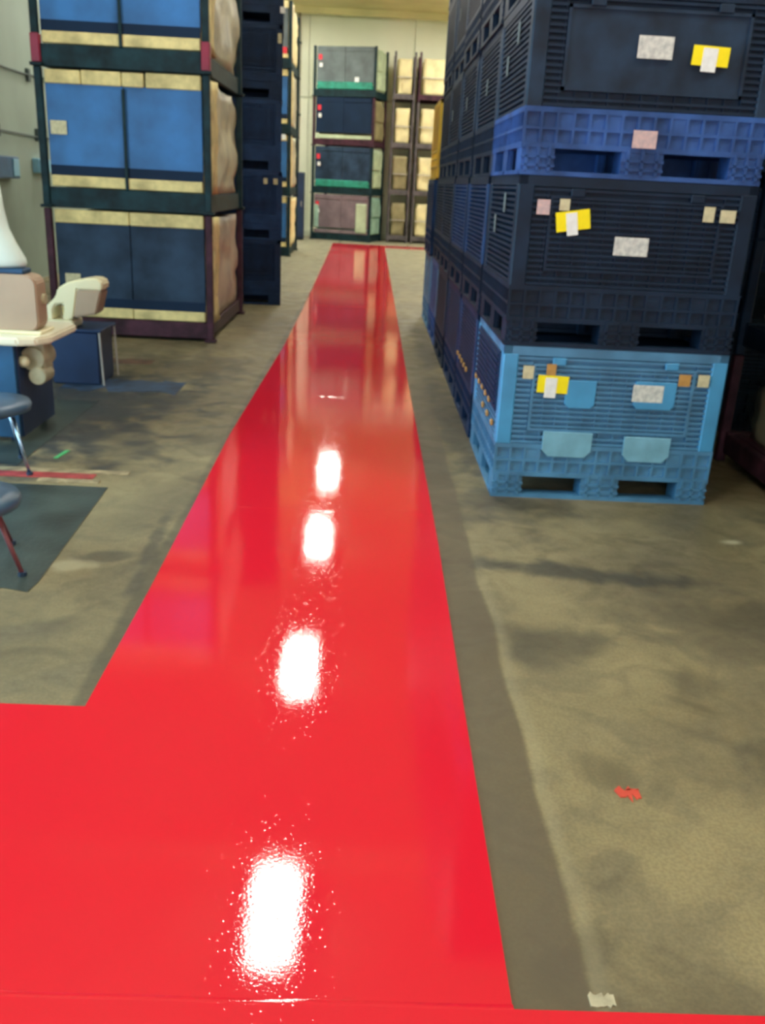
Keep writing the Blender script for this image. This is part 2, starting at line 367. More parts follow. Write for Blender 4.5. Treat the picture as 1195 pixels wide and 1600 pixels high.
# floor markings on the left
def patch(name, pts, m, z, label, cat):
    return tag(put(name, MB().prism(pts, 0.0002, z, 'z').mesh(name, m)), label, cat)
def rough(x0, x1, y0, y1, amp, seed, n=14):
    pts = [(x0+(x1-x0)*i/n, y0+amp*noise.noise(Vector((i*0.9, seed, 0)))) for i in range(n+1)]
    pts += [(x1-(x1-x0)*i/n + amp*noise.noise(Vector((i*0.7, seed, 5))), y1+amp*noise.noise(Vector((i*0.9, seed, 9)))) for i in range(n+1)]
    return pts
patch('floor_patch', [(-4.9, 4.60), (-4.9, 3.20), (-2.0, 3.28), (-1.50, 3.27), (-1.42, 3.30), (-1.31, 3.27), (-1.30, 3.36), (-1.318, 3.80), (-1.335, 4.20), (-1.35, 4.575)], 'matgrey', 0.003, 'dark green-grey painted floor patch under the front stool', 'floor patch')
patch('floor_patch', rough(-3.6, -1.95, 4.90, 6.5, 0.25, 31, 22), 'matgrey', 0.0025, 'irregular dark floor patch under the cream-topped work table', 'floor patch')  # irregular dark sheet over the concrete below the table
t = thing('floor_tape', 'worn red and tan tape line across the floor behind the dark patch', 'tape', (0, 0, 0))
put('tan_strip', MB().prism(rough(-4.9, -1.30, 4.79, 4.86, 0.014, 2), 0.0002, 0.0042, 'z').mesh('tan_strip', 'tape_tan'), t)
put('red_strip', MB().prism(rough(-4.9, -1.47, 4.70, 4.785, 0.012, 3), 0.0002, 0.0046, 'z').mesh('red_strip', 'tape_red'), t)
put('tan_strip', MB().prism(rough(-1.75, -1.42, 4.63, 4.69, 0.014, 4), 0.0002, 0.0042, 'z').mesh('tan_strip', 'tape_tan'), t)
patch('paint_smear', rough(-2.35, -1.45, 6.85, 7.25, 0.20, 5), 'smear_blue', 0.003, 'blue-grey paint smear on the concrete before the left rack', 'paint mark')
patch('paint_smear', rough(-2.5, -1.9, 7.93, 8.12, 0.07, 6), 'smear_brown', 0.003, 'thin reddish-brown paint line on the concrete near the left rack', 'paint mark')
patch('tape_scrap', [(-1.80, 5.06), (-1.775, 5.06), (-1.755, 5.22), (-1.78, 5.22)], 'greenmark', 0.004, 'small bright green tape scrap on the floor by the stool', 'tape')
patch('paint_drip', rough(0.775, 0.835, 2.10, 2.14, 0.03, 8, 8), 'redspot', 0.003, 'small red paint drip on the concrete at right', 'paint mark')
patch('floor_scuff', rough(0.53, 0.585, 1.405, 1.435, 0.02, 10, 8), 'palespot', 0.003, 'pale scuff on the concrete beside the near red edge', 'paint mark')

# ------------------------------------------------------------------ ceiling lamps
def lamp(x, y, label):
    t = thing('ceiling_lamp', label, 'lamp', (x, y, 5.9), 0, 'ceiling lamps over the aisle')
    put('housing', cached('lh', lambda: MB().box(-0.27, 0.27, -0.72, 0.72, 0.03, 0.10).mesh('housing', 'steel', bevel=0.01)), t)
    put('diffuser', cached('ld', lambda: MB().box(-0.225, 0.225, -0.66, 0.66, 0.0, 0.03).mesh('diffuser', 'lamp')), t)
    for s in (-0.6, 0.6): put('hanger', cached('lg', lambda: MB().tube((0, 0, 0.1), (0, 0, 0.25), 0.012, 6).mesh('hanger', 'steel')), t, (0, s, 0))
for i, (x, y) in enumerate(((-0.74, 7.68), (-0.86, 13.0), (-0.87, 18.67), (-0.89, 23.7))):
    lamp(x, y, 'bright strip lamp hung above the aisle, %s from the camera, mirrored in the red paint' % ('nearest', 'second', 'third', 'farthest')[i])
for i, (x, y) in enumerate(((-0.7, 2.2), (3.6, 3.0), (3.6, 14.0), (2.5, 25.6), (-3.9, 15.5), (-2.95, 26.0), (2.6, 21.0), (-3.3, 22.6), (2.6, 23.4))):  # lamps near the back wall are added out of sight to brighten it
    lamp(x, y, ('strip lamp overhead just in front of the camera', 'strip lamp above the near end of the crate row', 'strip lamp above the middle of the crate row', 'added unseen strip lamp above the far right corner', 'strip lamp along the left wall', 'added unseen strip lamp in the far left corner', 'added unseen strip lamp beyond the far end of the crate row', 'added unseen strip lamp above the rack beyond the navy crates', 'added unseen strip lamp hung before the rightmost rack at the back wall')[i])

# ------------------------------------------------------------------ bulk crates
CW, CD, CH = 1.20, 1.14, 0.84
def base_mesh(m):
    mb = MB(); w = CW/2; d = CD/2
    for y0, y1 in ((-d, -d+0.16), (-0.08, 0.08), (d-0.16, d)):
        for x0, x1 in ((-w, -w+0.17), (-0.107, 0.107), (w-0.17, w)):
            mb.box(x0+0.004, x1-0.004, y0+0.004, y1-0.004, 0.0, 0.14)
            for k in range(3):                                     # ribbed block faces
                xx = x0+(x1-x0)*(k+0.5)/3
                if y0 < 0: mb.box(xx-0.008, xx+0.008, y0-0.004, y0+0.01, 0.02, 0.14)
            for z in (0.045, 0.085):
                if y0 < -0.3: mb.box(x0, x1, y0-0.004, y0+0.01, z-0.006, z+0.006)
    for y in (-d, -0.04, d-0.08): mb.box(-w, w, y, y+0.08, 0.0, 0.022)      # bottom runners
    for x in (-w, w-0.08): mb.box(x, x+0.08, -d, d, 0.0, 0.020)
    mb.box(-w+0.17, w-0.17, -0.012, 0.012, 0.02, 0.14)  # centre web added to block the see-through and keep fork openings dark
    mb.box(-w+0.012, w-0.012, -d+0.012, d-0.012, 0.135, 0.30)
    for z0, z1 in ((0.125, 0.150), (0.208, 0.222), (0.285, 0.31)): mb.box(-w, w, -d, d, z0, z1)
    n = 15
    for i in range(n+1):
        x = -w+0.008+(CW-0.016)*i/n
        for y in (-d, d-0.012): mb.box(x-0.007, x+0.007, y, y+0.012, 0.13, 0.30)
        y = -d+0.008+(CD-0.016)*i/n
        for x2 in (-w, w-0.012): mb.box(x2, x2+0.012, y-0.007, y+0.007, 0.13, 0.30)
    for i in (2, 5, 9, 12):                                         # smooth cells
        x = -w+0.008+(CW-0.016)*i/n; mb.box(x, x+(CW-0.016)/n, -d+0.004, -d+0.012, 0.222, 0.285)
    return mb.mesh('base', m)
def wall_mesh(length, m, door):
    """wall along x, outer face towards -y at y=0, z 0.30 .. 0.80"""
    mb = MB(); l = length/2-0.075
    mb.box(-l, l, 0.022, 0.045, 0.30, 0.80)
    for i in range(17):
        z = 0.32+0.0285*i
        if door and 0.375 < z < 0.755:
            mb.box(-l, -0.437, 0.0, 0.024, z-0.0065, z+0.0065); mb.box(0.437, l, 0.0, 0.024, z-0.0065, z+0.0065)
        else: mb.box(-l, l, 0.0, 0.024, z-0.0065, z+0.0065)
    k = 13
    for i in range(k+1):
        x = -l+2*l*i/k
        if door and abs(x) < 0.44: mb.box(x-0.005, x+0.005, 0.010, 0.024, 0.30, 0.40)
        else: mb.box(x-0.005, x+0.005, 0.010, 0.024, 0.30, 0.80)
    return mb.mesh('wall_panel', m)
def door_mesh(m, ribbed):
    mb = MB()
    mb.box(-0.435, 0.435, 0.016 if ribbed else 0.006, 0.024, 0.385, 0.75)
    for a in ((-0.435, 0.435, 0.385, 0.40), (-0.435, 0.435, 0.735, 0.75), (-0.435, -0.42, 0.385, 0.75), (0.42, 0.435, 0.385, 0.75)):
        mb.box(a[0], a[1], -0.004, 0.018, a[2], a[3])
    if ribbed:
        for i in range(1, 13):
            z = 0.385+0.0281*i; mb.box(-0.42, 0.42, -0.003, 0.018, z-0.006, z+0.006)
        for i in range(1, 12):
            x = -0.435+0.0725*i; mb.box(x-0.004, x+0.004, 0.004, 0.018, 0.39, 0.74)
    return mb.mesh('access_door', m, bevel=0.0)
def rim_mesh(m):
    mb = MB(); w = CW/2; d = CD/2
    for a in ((-w, w, -d, -d+0.05), (-w, w, d-0.05, d), (-w, -w+0.05, -d, d), (w-0.05, w, -d, d)):
        mb.box(a[0]+0.003, a[1]-0.003, a[2]+0.003, a[3]-0.003, 0.79, 0.838)
    return mb.mesh('rim', m)
def crate(x, y, z, label, group, base='black', wall='black', post=None, door=None, ribbed=True, rim=None, pads=None, orange=False, rz=0.0, side=None, hooks=False):
    post = post or wall; door = door or wall; rim = rim or wall; side = side or wall
    t = thing('bulk_crate', label, 'crate', (x, y, z), rz, group)
    w = CW/2; d = CD/2
    put('base', cached(('b', base), lambda: base_mesh(base)), t)
    put('wall_panel', cached(('w', 1, wall), lambda: wall_mesh(CW, wall, True)), t, (0, -d+0.004, 0))
    put('wall_panel', cached(('w', 1, wall), lambda: wall_mesh(CW, wall, True)), t, (0, d-0.004, 0), (0, 0, math.pi))
    put('wall_panel', cached(('w', 0, side), lambda: wall_mesh(CD, side, False)), t, (-w+0.004, 0, 0), (0, 0, -math.pi/2))
    put('wall_panel', cached(('w', 0, side), lambda: wall_mesh(CD, side, False)), t, (w-0.004, 0, 0), (0, 0, math.pi/2))
    dr = put('access_door', cached(('d', door, ribbed), lambda: door_mesh(door, ribbed)), t, (0, -d+0.004, 0))
    for s in (-0.3, 0.3): put('latch', cached(('la', post), lambda: MB().box(-0.035, 0.035, -0.012, 0.004, 0.745, 0.785).mesh('latch', post, bevel=0.004)), dr, (s, 0, 0))
    for sx, sy in ((-1, -1), (1, -1), (-1, 1), (1, 1)):
        put('corner_post', cached(('p', post, sx, sy), lambda: MB().box(*sorted((sx*w, sx*(w-0.085))), *sorted((sy*d, sy*(d-0.085))), 0.30, 0.80).mesh('corner_post', post, bevel=0.008)), t)
    put('rim', cached(('r', rim), lambda: rim_mesh(rim)), t)
    put('lid', cached('lid', lambda: MB().box(-w+0.055, w-0.055, -d+0.055, d-0.055, 0.795, 0.825).mesh('lid', 'black')), t)  # black inner sheet added so the openings above look dark
    if pads:
        def trap(x0, x1, z0, z1, c): return MB().prism([(x0+c, z0), (x1-c, z0), (x1, z0+c), (x1, z1), (x0, z1), (x0, z0+c)], -0.010, 0.006)
        for x0, x1, z0, z1 in ((-0.345, -0.075, 0.245, 0.385), (0.10, 0.355, 0.235, 0.375)):
            put('smooth_pad', trap(x0, x1, z0, z1, 0.035).mesh('smooth_pad', pads, bevel=0.002), t, (0, -d, 0), label='pale smooth moulded pad')
        for x0, x1, z0, z1 in ((-0.25, -0.09, 0.52, 0.67), (0.12, 0.34, 0.53, 0.68)):
            put('smooth_pad', trap(x0, x1, z0, z1, 0.02).mesh('smooth_pad', post, bevel=0.002), t, (0, -d+0.002, 0))
    if orange:
        oc = lambda: MB().box(-0.010, 0.004, -0.020, 0.020, -0.016, 0.016).mesh('orange_catch', 'orange', bevel=0.004)
        z1 = 0.48 if pads else 0.41
        if pads:
            put('drop_panel', MB().box(-0.006, 0.010, -0.47, 0.47, 0.46, 0.79).mesh('drop_panel', 'navy', bevel=0.003), t, (-w, 0, 0), label='navy drop panel on the aisle side')
            for i in range(9):
                put('panel_rib', cached('prib', lambda: MB().box(-0.010, 0, -0.45, 0.45, -0.006, 0.006).mesh('panel_rib', 'navy')), t, (-w-0.006, 0, 0.50+0.033*i))
        for i in range(5): put('orange_catch', cached('oc', oc), t, (-w-0.010, -0.26+0.165*i, z1), label='small orange catch')
        if pads:
            for i in range(3): put('orange_catch', CACHE['oc'], t, (-w-0.006, -0.42+0.21*i, 0.385), label='small orange catch')
    return t
def card(t, x0, x1, z0, z1, m, name='paper_label', label=None, rz=0.0, y=-CD/2-0.007, sub=None):
    """flat card stuck on the front of crate t; world x / z extents of the photograph's labels"""
    cx = (x0+x1)/2 - t.location.x; cz = (z0+z1)/2 - t.location.z
    w, h = (x1-x0)/2, (z1-z0)/2
    o = put(name, MB().box(-w, w, -0.0015, 0.0015, -h, h).mesh(name, m), t, (cx, y, cz), (0, rz, 0), label)
    if sub:
        a, b, c, e = sub
        s = put('white_sticker', MB().box(a*w, b*w, -0.0035, -0.0015, c*h, e*h).mesh('white_sticker', 'white'), o)
    return o

XR = 0.727+CW/2
nth = ('bottom', 'second', 'third', 'fourth', 'fifth')
cols = ['front stack', 'second stack from the front', 'third stack from the front', 'fourth stack from the front', 'fifth stack from the front', 'rearmost stack']
G = 'bulk crates stacked along the right of the aisle'
xs = XR; yA = 4.71+CD/2
a1 = crate(xs, yA, 0, 'light blue ribbed plastic crate on the concrete, bottom of the front right stack', G, 'lightblue', 'lightblue', 'brightblue', 'lightblue', True, 'lightblue', 'lightblue_pad', True, side='lightblue')
a2 = crate(xs-0.005, yA, CH, 'dark ribbed plastic crate resting on the light blue crate', G, 'black', 'black', 'black', 'black', True)
a3 = crate(xs-0.01, yA, 2*CH-0.02+0.02, 'dark crate on a purple-blue pallet base, above the dark crate of the front stack', G, 'purpleblue', 'black', 'blackrib', 'blackrib', False)
a4 = crate(xs-0.01, yA, 3*CH, 'dark crate topmost of the front right stack, above the purple-blue base', G, 'black', 'blackrib')
card(a1, 0.921, 1.085, 0.597, 0.690, 'yellow', 'yellow_card', 'yellow card with white sticker', 0.02, sub=(-0.5, 0.25, -1.55, 0.75))
card(a1, 1.436, 1.600, 0.570, 0.662, 'print', label='white printed label')
card(a1, 0.838, 0.895, 0.668, 0.738, 'buff', label='small white tag')
card(a1, 0.962, 1.012, 0.690, 0.752, 'orange', label='small orange tag')
card(a1, 1.672, 1.735, 0.665, 0.728, 'orange', label='small orange tag')
card(a1, 1.775, 1.835, 0.665, 0.730, 'buff', label='small white tag')
card(a2, 0.925, 1.095, 1.428, 1.522, 'yellow', 'yellow_card', 'tilted yellow card with white sticker', -0.16, sub=(-0.4, 0.25, -1.5, 0.8))
card(a2, 1.232, 1.405, 1.318, 1.408, 'print', label='white printed label')
card(a2, 0.823, 0.887, 1.497, 1.568, 'pink', label='small pinkish tag')
card(a2, 0.935, 0.985, 1.520, 1.575, 'buff', label='small buff tag')
card(a2, 1.660, 1.715, 1.500, 1.572, 'buff', label='small buff tag')
card(a2, 1.745, 1.822, 1.500, 1.560, 'buff', label='small buff tag')
card(a3, 1.223, 1.390, 2.218, 2.315, 'print', label='white printed label', y=-CD/2-0.005)
card(a3, 1.485, 1.660, 2.200, 2.285, 'yellow', 'yellow_card', 'yellow card with white sticker', 0.03, sub=(-0.45, 0.35, -1.6, 0.8), y=-CD/2-0.006)
card(a3, 1.255, 1.372, 1.825, 1.905, 'pink', label='pinkish printed label')
for tt, zz in ((a2, 0.70), (a3, 0.68)):
    for k in range(2): put('side_sticker', MB().box(-0.003, 0, -0.03, 0.03, -0.05, 0.05).mesh('side_sticker', 'grey_sheet'), tt, (-CW/2-0.001, -0.15+0.33*k, zz-0.12*k))
for c in range(1, 6):
    yy = yA + c*(CD+0.085)
    n = 5 if c < 5 else 3
    for k in range(n):
        base, wall, post, side = 'black', 'black', 'blackrib', None
        desc = 'dark'
        if c == 1 and k == 0: base = 'navy'; wall = 'navy'; post = 'navy2'; desc = 'navy'
        if c == 2 and k == 0: base = 'navy'; wall = 'navy'; post = 'navy'; desc = 'very dark navy'
        if c == 1 and k == 1: post = 'navy2'; side = 'navy'
        if c == 2 and k == 1: post = 'navy'; side = 'navy2'
        if c == 4 and k == 0: base = 'purpleblue'; wall = 'purpleblue'; post = 'lightblue'; desc = 'faded blue'
        if c == 5 and k == 0: base = 'lightblue'; wall = 'lightblue'; post = 'lightblue'; desc = 'light blue'
        if c == 5 and k == 1: base = 'navy'; wall = 'navy'; post = 'navy'; desc = 'navy'
        if c == 5 and k == 2: base = wall = post = 'yellowp'; desc = 'yellow'
        dx = random.uniform(-0.012, 0.012) - (0.02 if c == 5 else 0)
        q = crate(xs+dx, yy, k*CH, '%s ribbed plastic crate, %s in the %s at right' % (desc, ('topmost' if k == n-1 else nth[k]), cols[c]), G, base, wall, post, wall, True, side=side, orange=(c == 1 and k == 0))
        if k in (2, 3) and c < 4:
            put('side_sticker', MB().box(-0.003, 0, -0.03, 0.03, -0.05, 0.05).mesh('side_sticker', 'grey_sheet'), q, (-CW/2-0.001, 0.1*c-0.1, 0.55))
# a stack beyond, right of the front stack
for k in range(3):
    crate(2.78, 7.0, k*CH, 'dark crate, %s of the shadowed stack behind the right-hand rack' % ('bottom', 'middle', 'top')[k], 'dark crates behind the right rack', 'black', 'navy' if k == 1 else 'black')
# navy stack behind the left rack
GN = 'navy crates stacked beyond the left rack'
for k in range(5):
    c1 = 'navy2' if k in (2,) else ('navy' if k != 1 else 'navy2')
    t = crate(-1.17-CW/2 + (0.0, 0.01, -0.005, 0.0, 0.01)[k]-0.055, 12.3+CD/2-0.03, k*CH, '%s plastic crate, %s of the stack beyond the left rack' % ('blue-navy' if c1 == 'navy2' else 'navy', ('bottom', 'second', 'middle', 'fourth', 'topmost')[k]), GN, c1, c1, c1, c1, rz=R(5.5))
    if k == 1:
        card(t, -1.455, -1.405, 1.53, 1.60, 'buff', label='small buff tag'); card(t, -1.33, -1.275, 1.53, 1.60, 'buff', label='small buff tag')
    if k == 3: card(t, -1.285, -1.24, 3.16, 3.27, 'buff', label='small buff tag')
    if k == 4: card(t, -1.26, -1.20, 3.49, 3.56, 'white', label='small white tag')

# ------------------------------------------------------------------ stacking racks and their loads
def rack_and_load(x, y, z, w, d, th, rk, ld, steel, sheet, wrapm, label_r, label_l, gr, gl, rz=0.0, segs=5, strip='wood', bstrip='wood', tags=(), seed=1, two=True, centre=True, sleeve=False, lid=True):
    """x,y = front left corner of the rack, z = underside; th = height of one tier"""
    rm = Matrix.Translation((x, y, z)) @ Matrix.Rotation(rz, 4, 'Z')
    def P(a, b, c): return tuple(rm @ Vector((a, b, c)))
    t = thing('stacking_rack', label_r, 'rack', P(w/2, d/2, 0), rz, gr)
    W, D = w/2, d/2; pr = 0.032
    bh = 0.19
    def rails():
        return MB().box(-W, W, -D, -D+0.06, 0.004 if steel == 'rackgreen' else 0.032, bh).mesh('base_rail', steel, bevel=0.006)
    put('base_rail', cached(('rf', w, d, steel), rails), t)
    put('base_rail', cached(('rb', w, d, steel), lambda: MB().box(-W, W, D-0.06, D, 0.004 if steel == 'rackgreen' else 0.032, bh).mesh('base_rail', steel, bevel=0.006)), t)
    put('side_rail', cached(('rl', w, d, steel), lambda: MB().box(-W, -W+0.05, -D+0.06, D-0.06, 0.012 if steel == 'rackgreen' else 0.04, bh-0.01).mesh('side_rail', steel, bevel=0.006)), t)
    put('side_rail', cached(('rr', w, d, steel), lambda: MB().box(W-0.05, W, -D+0.06, D-0.06, 0.012 if steel == 'rackgreen' else 0.04, bh-0.01).mesh('side_rail', steel, bevel=0.006)), t)
    put('deck', cached(('rd', w, d, steel), lambda: MB().box(-W+0.05, W-0.05, -D+0.06, D-0.06, bh-0.03, bh-0.005).mesh('deck', steel)), t)
    for sx in (-1, 1):
        for sy in (-1, 1):
            pc = put('post', cached(('ps', th, steel), lambda: MB().box(-pr, pr, -pr, pr, 0, th-0.005).mesh('post', steel, bevel=0.006)), t, (sx*(W+0.0), sy*(D+0.0), 0))
            put('foot', cached(('ft', steel), lambda: MB().box(-0.055, 0.055, -0.055, 0.055, 0, 0.03).mesh('foot', steel, bevel=0.005)), pc)
            if sleeve and sy < 0:
                put('sleeve', cached('slv', lambda: MB().box(-0.04, 0.04, -0.04, 0.04, 0.0, 0.24).mesh('sleeve', 'sleeve', bevel=0.006)), pc, (0, 0, 0.03), label='crimson coupling sleeve')
    if centre: put('centre_bar', cached(('cb', th, steel), lambda: MB().box(-0.014, 0.014, -0.012, 0.012, bh, th-0.16).mesh('centre_bar', steel, bevel=0.003)), t, (0, -D-0.005, 0))
    # load
    lw, ldp, lh = w-0.10, d-0.02, th-bh-0.012
    q = thing('wrapped_load', label_l, 'load', P(w/2, d/2, bh), rz, gl)
    put('wrapped_core', lumpy(lw+0.05, d-0.14, lh-0.04, 0.045, seed, wrapm), q, (0.045, 0.075, 0))
    if centre or two: put('corner_block', lumpy(0.10, 0.36, lh-0.02, 0.02, seed+3, strip), q, (lw/2+0.035, -D+0.25, 0), label='pale block column at the corner')
    f = -D+0.05
    sh = put('front_sheet', MB().box(-lw/2, -0.004, f-0.03, f, 0.16, lh-0.12).mesh('front_sheet', sheet, bevel=0.004), q)
    put('front_sheet', MB().box(0.004, lw/2, f-0.03, f, 0.16, lh-0.12).mesh('front_sheet', sheet, bevel=0.004), q)
    rr = random.Random(seed)
    def strips(n, z0, z1, mm, nm):
        cuts = [0.0]+sorted(rr.uniform(0.12, 0.9) for _ in range(n-1))+[1.0] if n > 2 else [0, 0.5, 1.0]
        for i in range(len(cuts)-1):
            a, b = -lw/2+lw*cuts[i]+0.004, -lw/2+lw*cuts[i+1]-0.004
            if b-a < 0.03: continue
            j = rr.uniform(-0.008, 0.008)
            put(nm, MB().box(a, b, f-0.045+j, f+0.02, z0, z1+j).mesh(nm, mm, bevel=0.008), q)
    strips(segs, lh-0.125, lh, strip, 'top_block')
    strips(2, 0.008, 0.105, bstrip, 'bottom_block')
    if sheet in ('blue_sheet', 'slate_sheet') and two:
        put('dark_band', MB().box(-lw/2, lw/2, f-0.034, f-0.0305+0.0005, 0.105, 0.20).mesh('dark_band', 'navy_sheet'), q, label='dark lower edge band')
    for (tx, tz, tw, tt, tm) in tags:
        put('paper_tag', MB().box(-tw/2, tw/2, -0.002, 0.002, -tt/2, tt/2).mesh('paper_tag', tm), q, (tx, f-0.048, tz), label={'buff': 'buff paper tag', 'redtag': 'small red tag', 'white': 'white tag'}.get(tm))
    return t, q

GR = 'stacking racks at left of the aisle'; GL = 'wrapped loads in the left rack'
TL = 1.235
lx, ly, lw_ = -3.13, 9.2, 1.55
specs = [('rackred', 'slate_sheet', 'wrap_tan', 'red-brown steel stacking rack on the floor, bottom tier at left', 'slate-fronted tan wrapped load in the bottom tier of the left rack'),
         ('rackgreen', 'blue_sheet', 'wrap', 'dark green steel stacking rack, middle tier at left, on the red-brown one', 'blue-fronted cream wrapped load in the middle tier of the left rack'),
         ('rackgreen', 'blue_sheet', 'wrap', 'dark green steel stacking rack, top tier at left, cut by the picture edge', 'blue-fronted cream wrapped load in the top tier of the left rack')]
for k, (st, sh, wr, lr, ll) in enumerate(specs):
    tg = [(-0.58, 0.37, 0.15, 0.12, 'buff')] if k == 0 else ([(-0.62, 0.53, 0.15, 0.12, 'buff')] if k == 1 else [])
    rack_and_load(lx, ly, k*TL, lw_, 2.15, TL, None, None, st, sh, wr, lr, ll, GR, GL, 0.0, (2, 5, 2)[k], tags=tg, seed=11+k, sleeve=(k == 2), centre=(k != 0))

# second left rack, far down the aisle
GR2 = 'stacking racks beyond the navy crates'; GL2 = 'wrapped loads beyond the navy crates'
for k in range(4):
    rack_and_load(-3.36, 20.6, k*1.25, 1.56, 2.0, 1.25, None, None, 'rackgreen', 'blue_sheet' if k < 3 else 'grey_sheet', 'wrap_pale' if k in (3, 0) else 'wrap',
        'dark green stacking rack, %s tier beyond the navy crates' % ('bottom', 'second', 'third', 'top')[k], '%s-fronted load, %s tier beyond the navy crates' % ('blue' if k < 3 else 'pale', ('bottom', 'second', 'third', 'top')[k]), GR2, GL2, 0.0, 2, tags=[(0.62, 1.0, 0.16, 0.10, 'white')] if k == 1 else ([(0.66, 0.15, 0.10, 0.12, 'redtag')] if k == 3 else []), seed=40+k, strip='wood' if k < 3 else 'wrap_pale')

# racks against the back wall
GR3 = 'stacking racks at the back wall'; GL3 = 'wrapped loads at the back wall'
th = 1.27
fs = [('mauve_sheet', 'wrap_mint', 'mauve_sheet', 'mauve_sheet', 'mauve-grey'), ('slate_sheet', 'wrap_green', 'slate_sheet', 'green', 'slate-blue with a green base'),
      ('navy_sheet', 'wrap_olive', 'navy_sheet', 'wrap_green', 'navy with a pale base'), ('grey_sheet', 'wrap_green', 'grey_sheet', 'green', 'grey with a green base')]
for k, (sh, wr, st, bs, dn) in enumerate(fs):
    tags = [(-0.72, 0.80, 0.10, 0.13, 'redtag'), (-0.70, 0.60, 0.09, 0.10, 'white')]
    if k == 3: tags.append((0.35, 0.25, 0.12, 0.12, 'white'))
    r, q = rack_and_load(-1.72, 27.45, k*th, 1.75, 1.1, th, None, None, 'rackred' if k == 2 else 'rackgreen', sh, wr, 'steel stacking rack, %s tier of the rack at the end of the red walkway' % ('bottom', 'second', 'third', 'top')[k],
        '%s load, %s tier at the end of the red walkway' % (dn, ('bottom', 'second', 'third', 'top')[k]), GR3, GL3, R(-17), 2, strip=st, bstrip=bs, tags=tags, seed=60+k, two=False, centre=False)
    if bs in ('green', ):
        put('green_base_wrap', MB().box(-0.80, 0.80, -0.565, -0.50, 0.0, 0.19).mesh('green_base_wrap', 'green', bevel=0.02), q, label='teal green wrap along the base')
    if k == 0:
        put('pale_bundle', MB().box(0.45, 0.78, -0.57, -0.52, 0.05, 0.85).mesh('pale_bundle', 'wrap_green', bevel=0.03), q, label='pale bundle at the right end')
        put('pale_bundle', MB().box(-0.82, -0.68, -0.57, -0.52, 0.15, 0.78).mesh('pale_bundle', 'wrap_mint', bevel=0.03), q, label='mint strip at the left end')
    put('side_bundle', cached(('sb', wr), lambda: MB().box(0.78, 0.90, -0.42, 0.40, 0.02, 0.45).box(0.78, 0.90, -0.42, 0.40, 0.48, 0.92).mesh('side_bundle', wr, bevel=0.03, seg=2)), q)
def plain_load(x0, x1, y, d, k, th, steel, wr, lr, ll, gr, gl, seed):
    w = x1-x0
    t = thing('stacking_rack', lr, 'rack', ((x0+x1)/2, y+d/2, k*th), 0, gr); W, D = w/2, d/2
    for nm, a in (('base_rail', (-W, W, -D, -D+0.06, 0.06, 0.20)), ('base_rail', (-W, W, D-0.06, D, 0.06, 0.20)), ('side_rail', (-W, -W+0.05, -D+0.06, D-0.06, 0.06, 0.19)), ('side_rail', (W-0.05, W, -D+0.06, D-0.06, 0.06, 0.19)), ('deck', (-W+0.05, W-0.05, -D+0.06, D-0.06, 0.17, 0.195))):
        put(nm, MB().box(*a).mesh(nm, steel, bevel=0.005), t)
    for sx in (-1, 1):
        for sy in (-1, 1): put('post', MB().box(-0.03, 0.03, -0.03, 0.03, 0, th-0.005).mesh('post', steel, bevel=0.006), t, (sx*W, sy*D, 0))
    q = thing('wrapped_load', ll, 'load', ((x0+x1)/2, y+d/2, k*th+0.195), 0, gl)
    put('wrapped_core', lumpy(w-0.14, d-0.10, th-0.36, 0.03, seed, wr), q)
    put('strap', MB().box(-(w-0.12)/2, (w-0.12)/2, -D+0.005, -D+0.02, 0.42, 0.445).mesh('strap', 'pipe'), q)
for k in range(4):
    nm = ('bottom', 'second', 'third', 'top')[k]
    plain_load(0.50, 1.06, 27.7, 1.0, k, th, 'rackgrey', 'wrap_olive' if k < 2 else 'wrap_pale', 'narrow grey steel stacking rack, %s tier, middle of the three at the back wall' % nm, '%s bundle, %s tier of the narrow rack at the back wall' % ('olive' if k < 2 else 'pale yellow', nm), GR3, GL3, 80+k)
    plain_load(1.20, 2.75, 27.6, 1.1, k, th, 'rackred' if k == 3 else 'rackgrey', 'wrap_pale', '%s stacking rack, %s tier, rightmost at the back wall' % ('red-brown' if k == 3 else 'grey', nm), 'pale yellow bundle, %s tier of the rightmost rack at the back wall' % nm, GR3, GL3, 90+k)
# rack at the right edge of the picture
for k in range(4):
    nm = ('bottom', 'second', 'third', 'top')[k]
    plain_load(2.36, 3.85, 3.60, 2.05, k, 0.70, 'rackred' if k == 0 else 'black', 'wrap_tan' if k else 'wrap', '%s stacking rack, %s tier at the right edge of the picture' % ('red-brown' if k == 0 else 'dark', nm), 'tan wrapped load, %s tier of the rack at the right picture edge' % nm, 'racks at the right edge', 'loads at the right edge', 100+k)

# tall narrow cabinet by the back wall
t = thing('narrow_cabinet', 'tall narrow dark cabinet standing left of the rack at the back wall', 'cabinet', (-2.06, 26.75, 0))
put('body', MB().box(-0.15, 0.15, -0.2, 0.2, 0.05, 1.8).mesh('body', 'navypanel', bevel=0.01), t)
put('door', MB().box(-0.14, 0.14, -0.225, -0.2, 0.08, 1.77).mesh('door', 'navypanel', bevel=0.005), t)
put('handle', MB().box(0.08, 0.10, -0.25, -0.225, 0.9, 1.05).mesh('handle', 'pipe', bevel=0.004), t)
put('plinth', MB().box(-0.14, 0.14, -0.18, 0.18, 0, 0.05).mesh('plinth', 'black'), t)

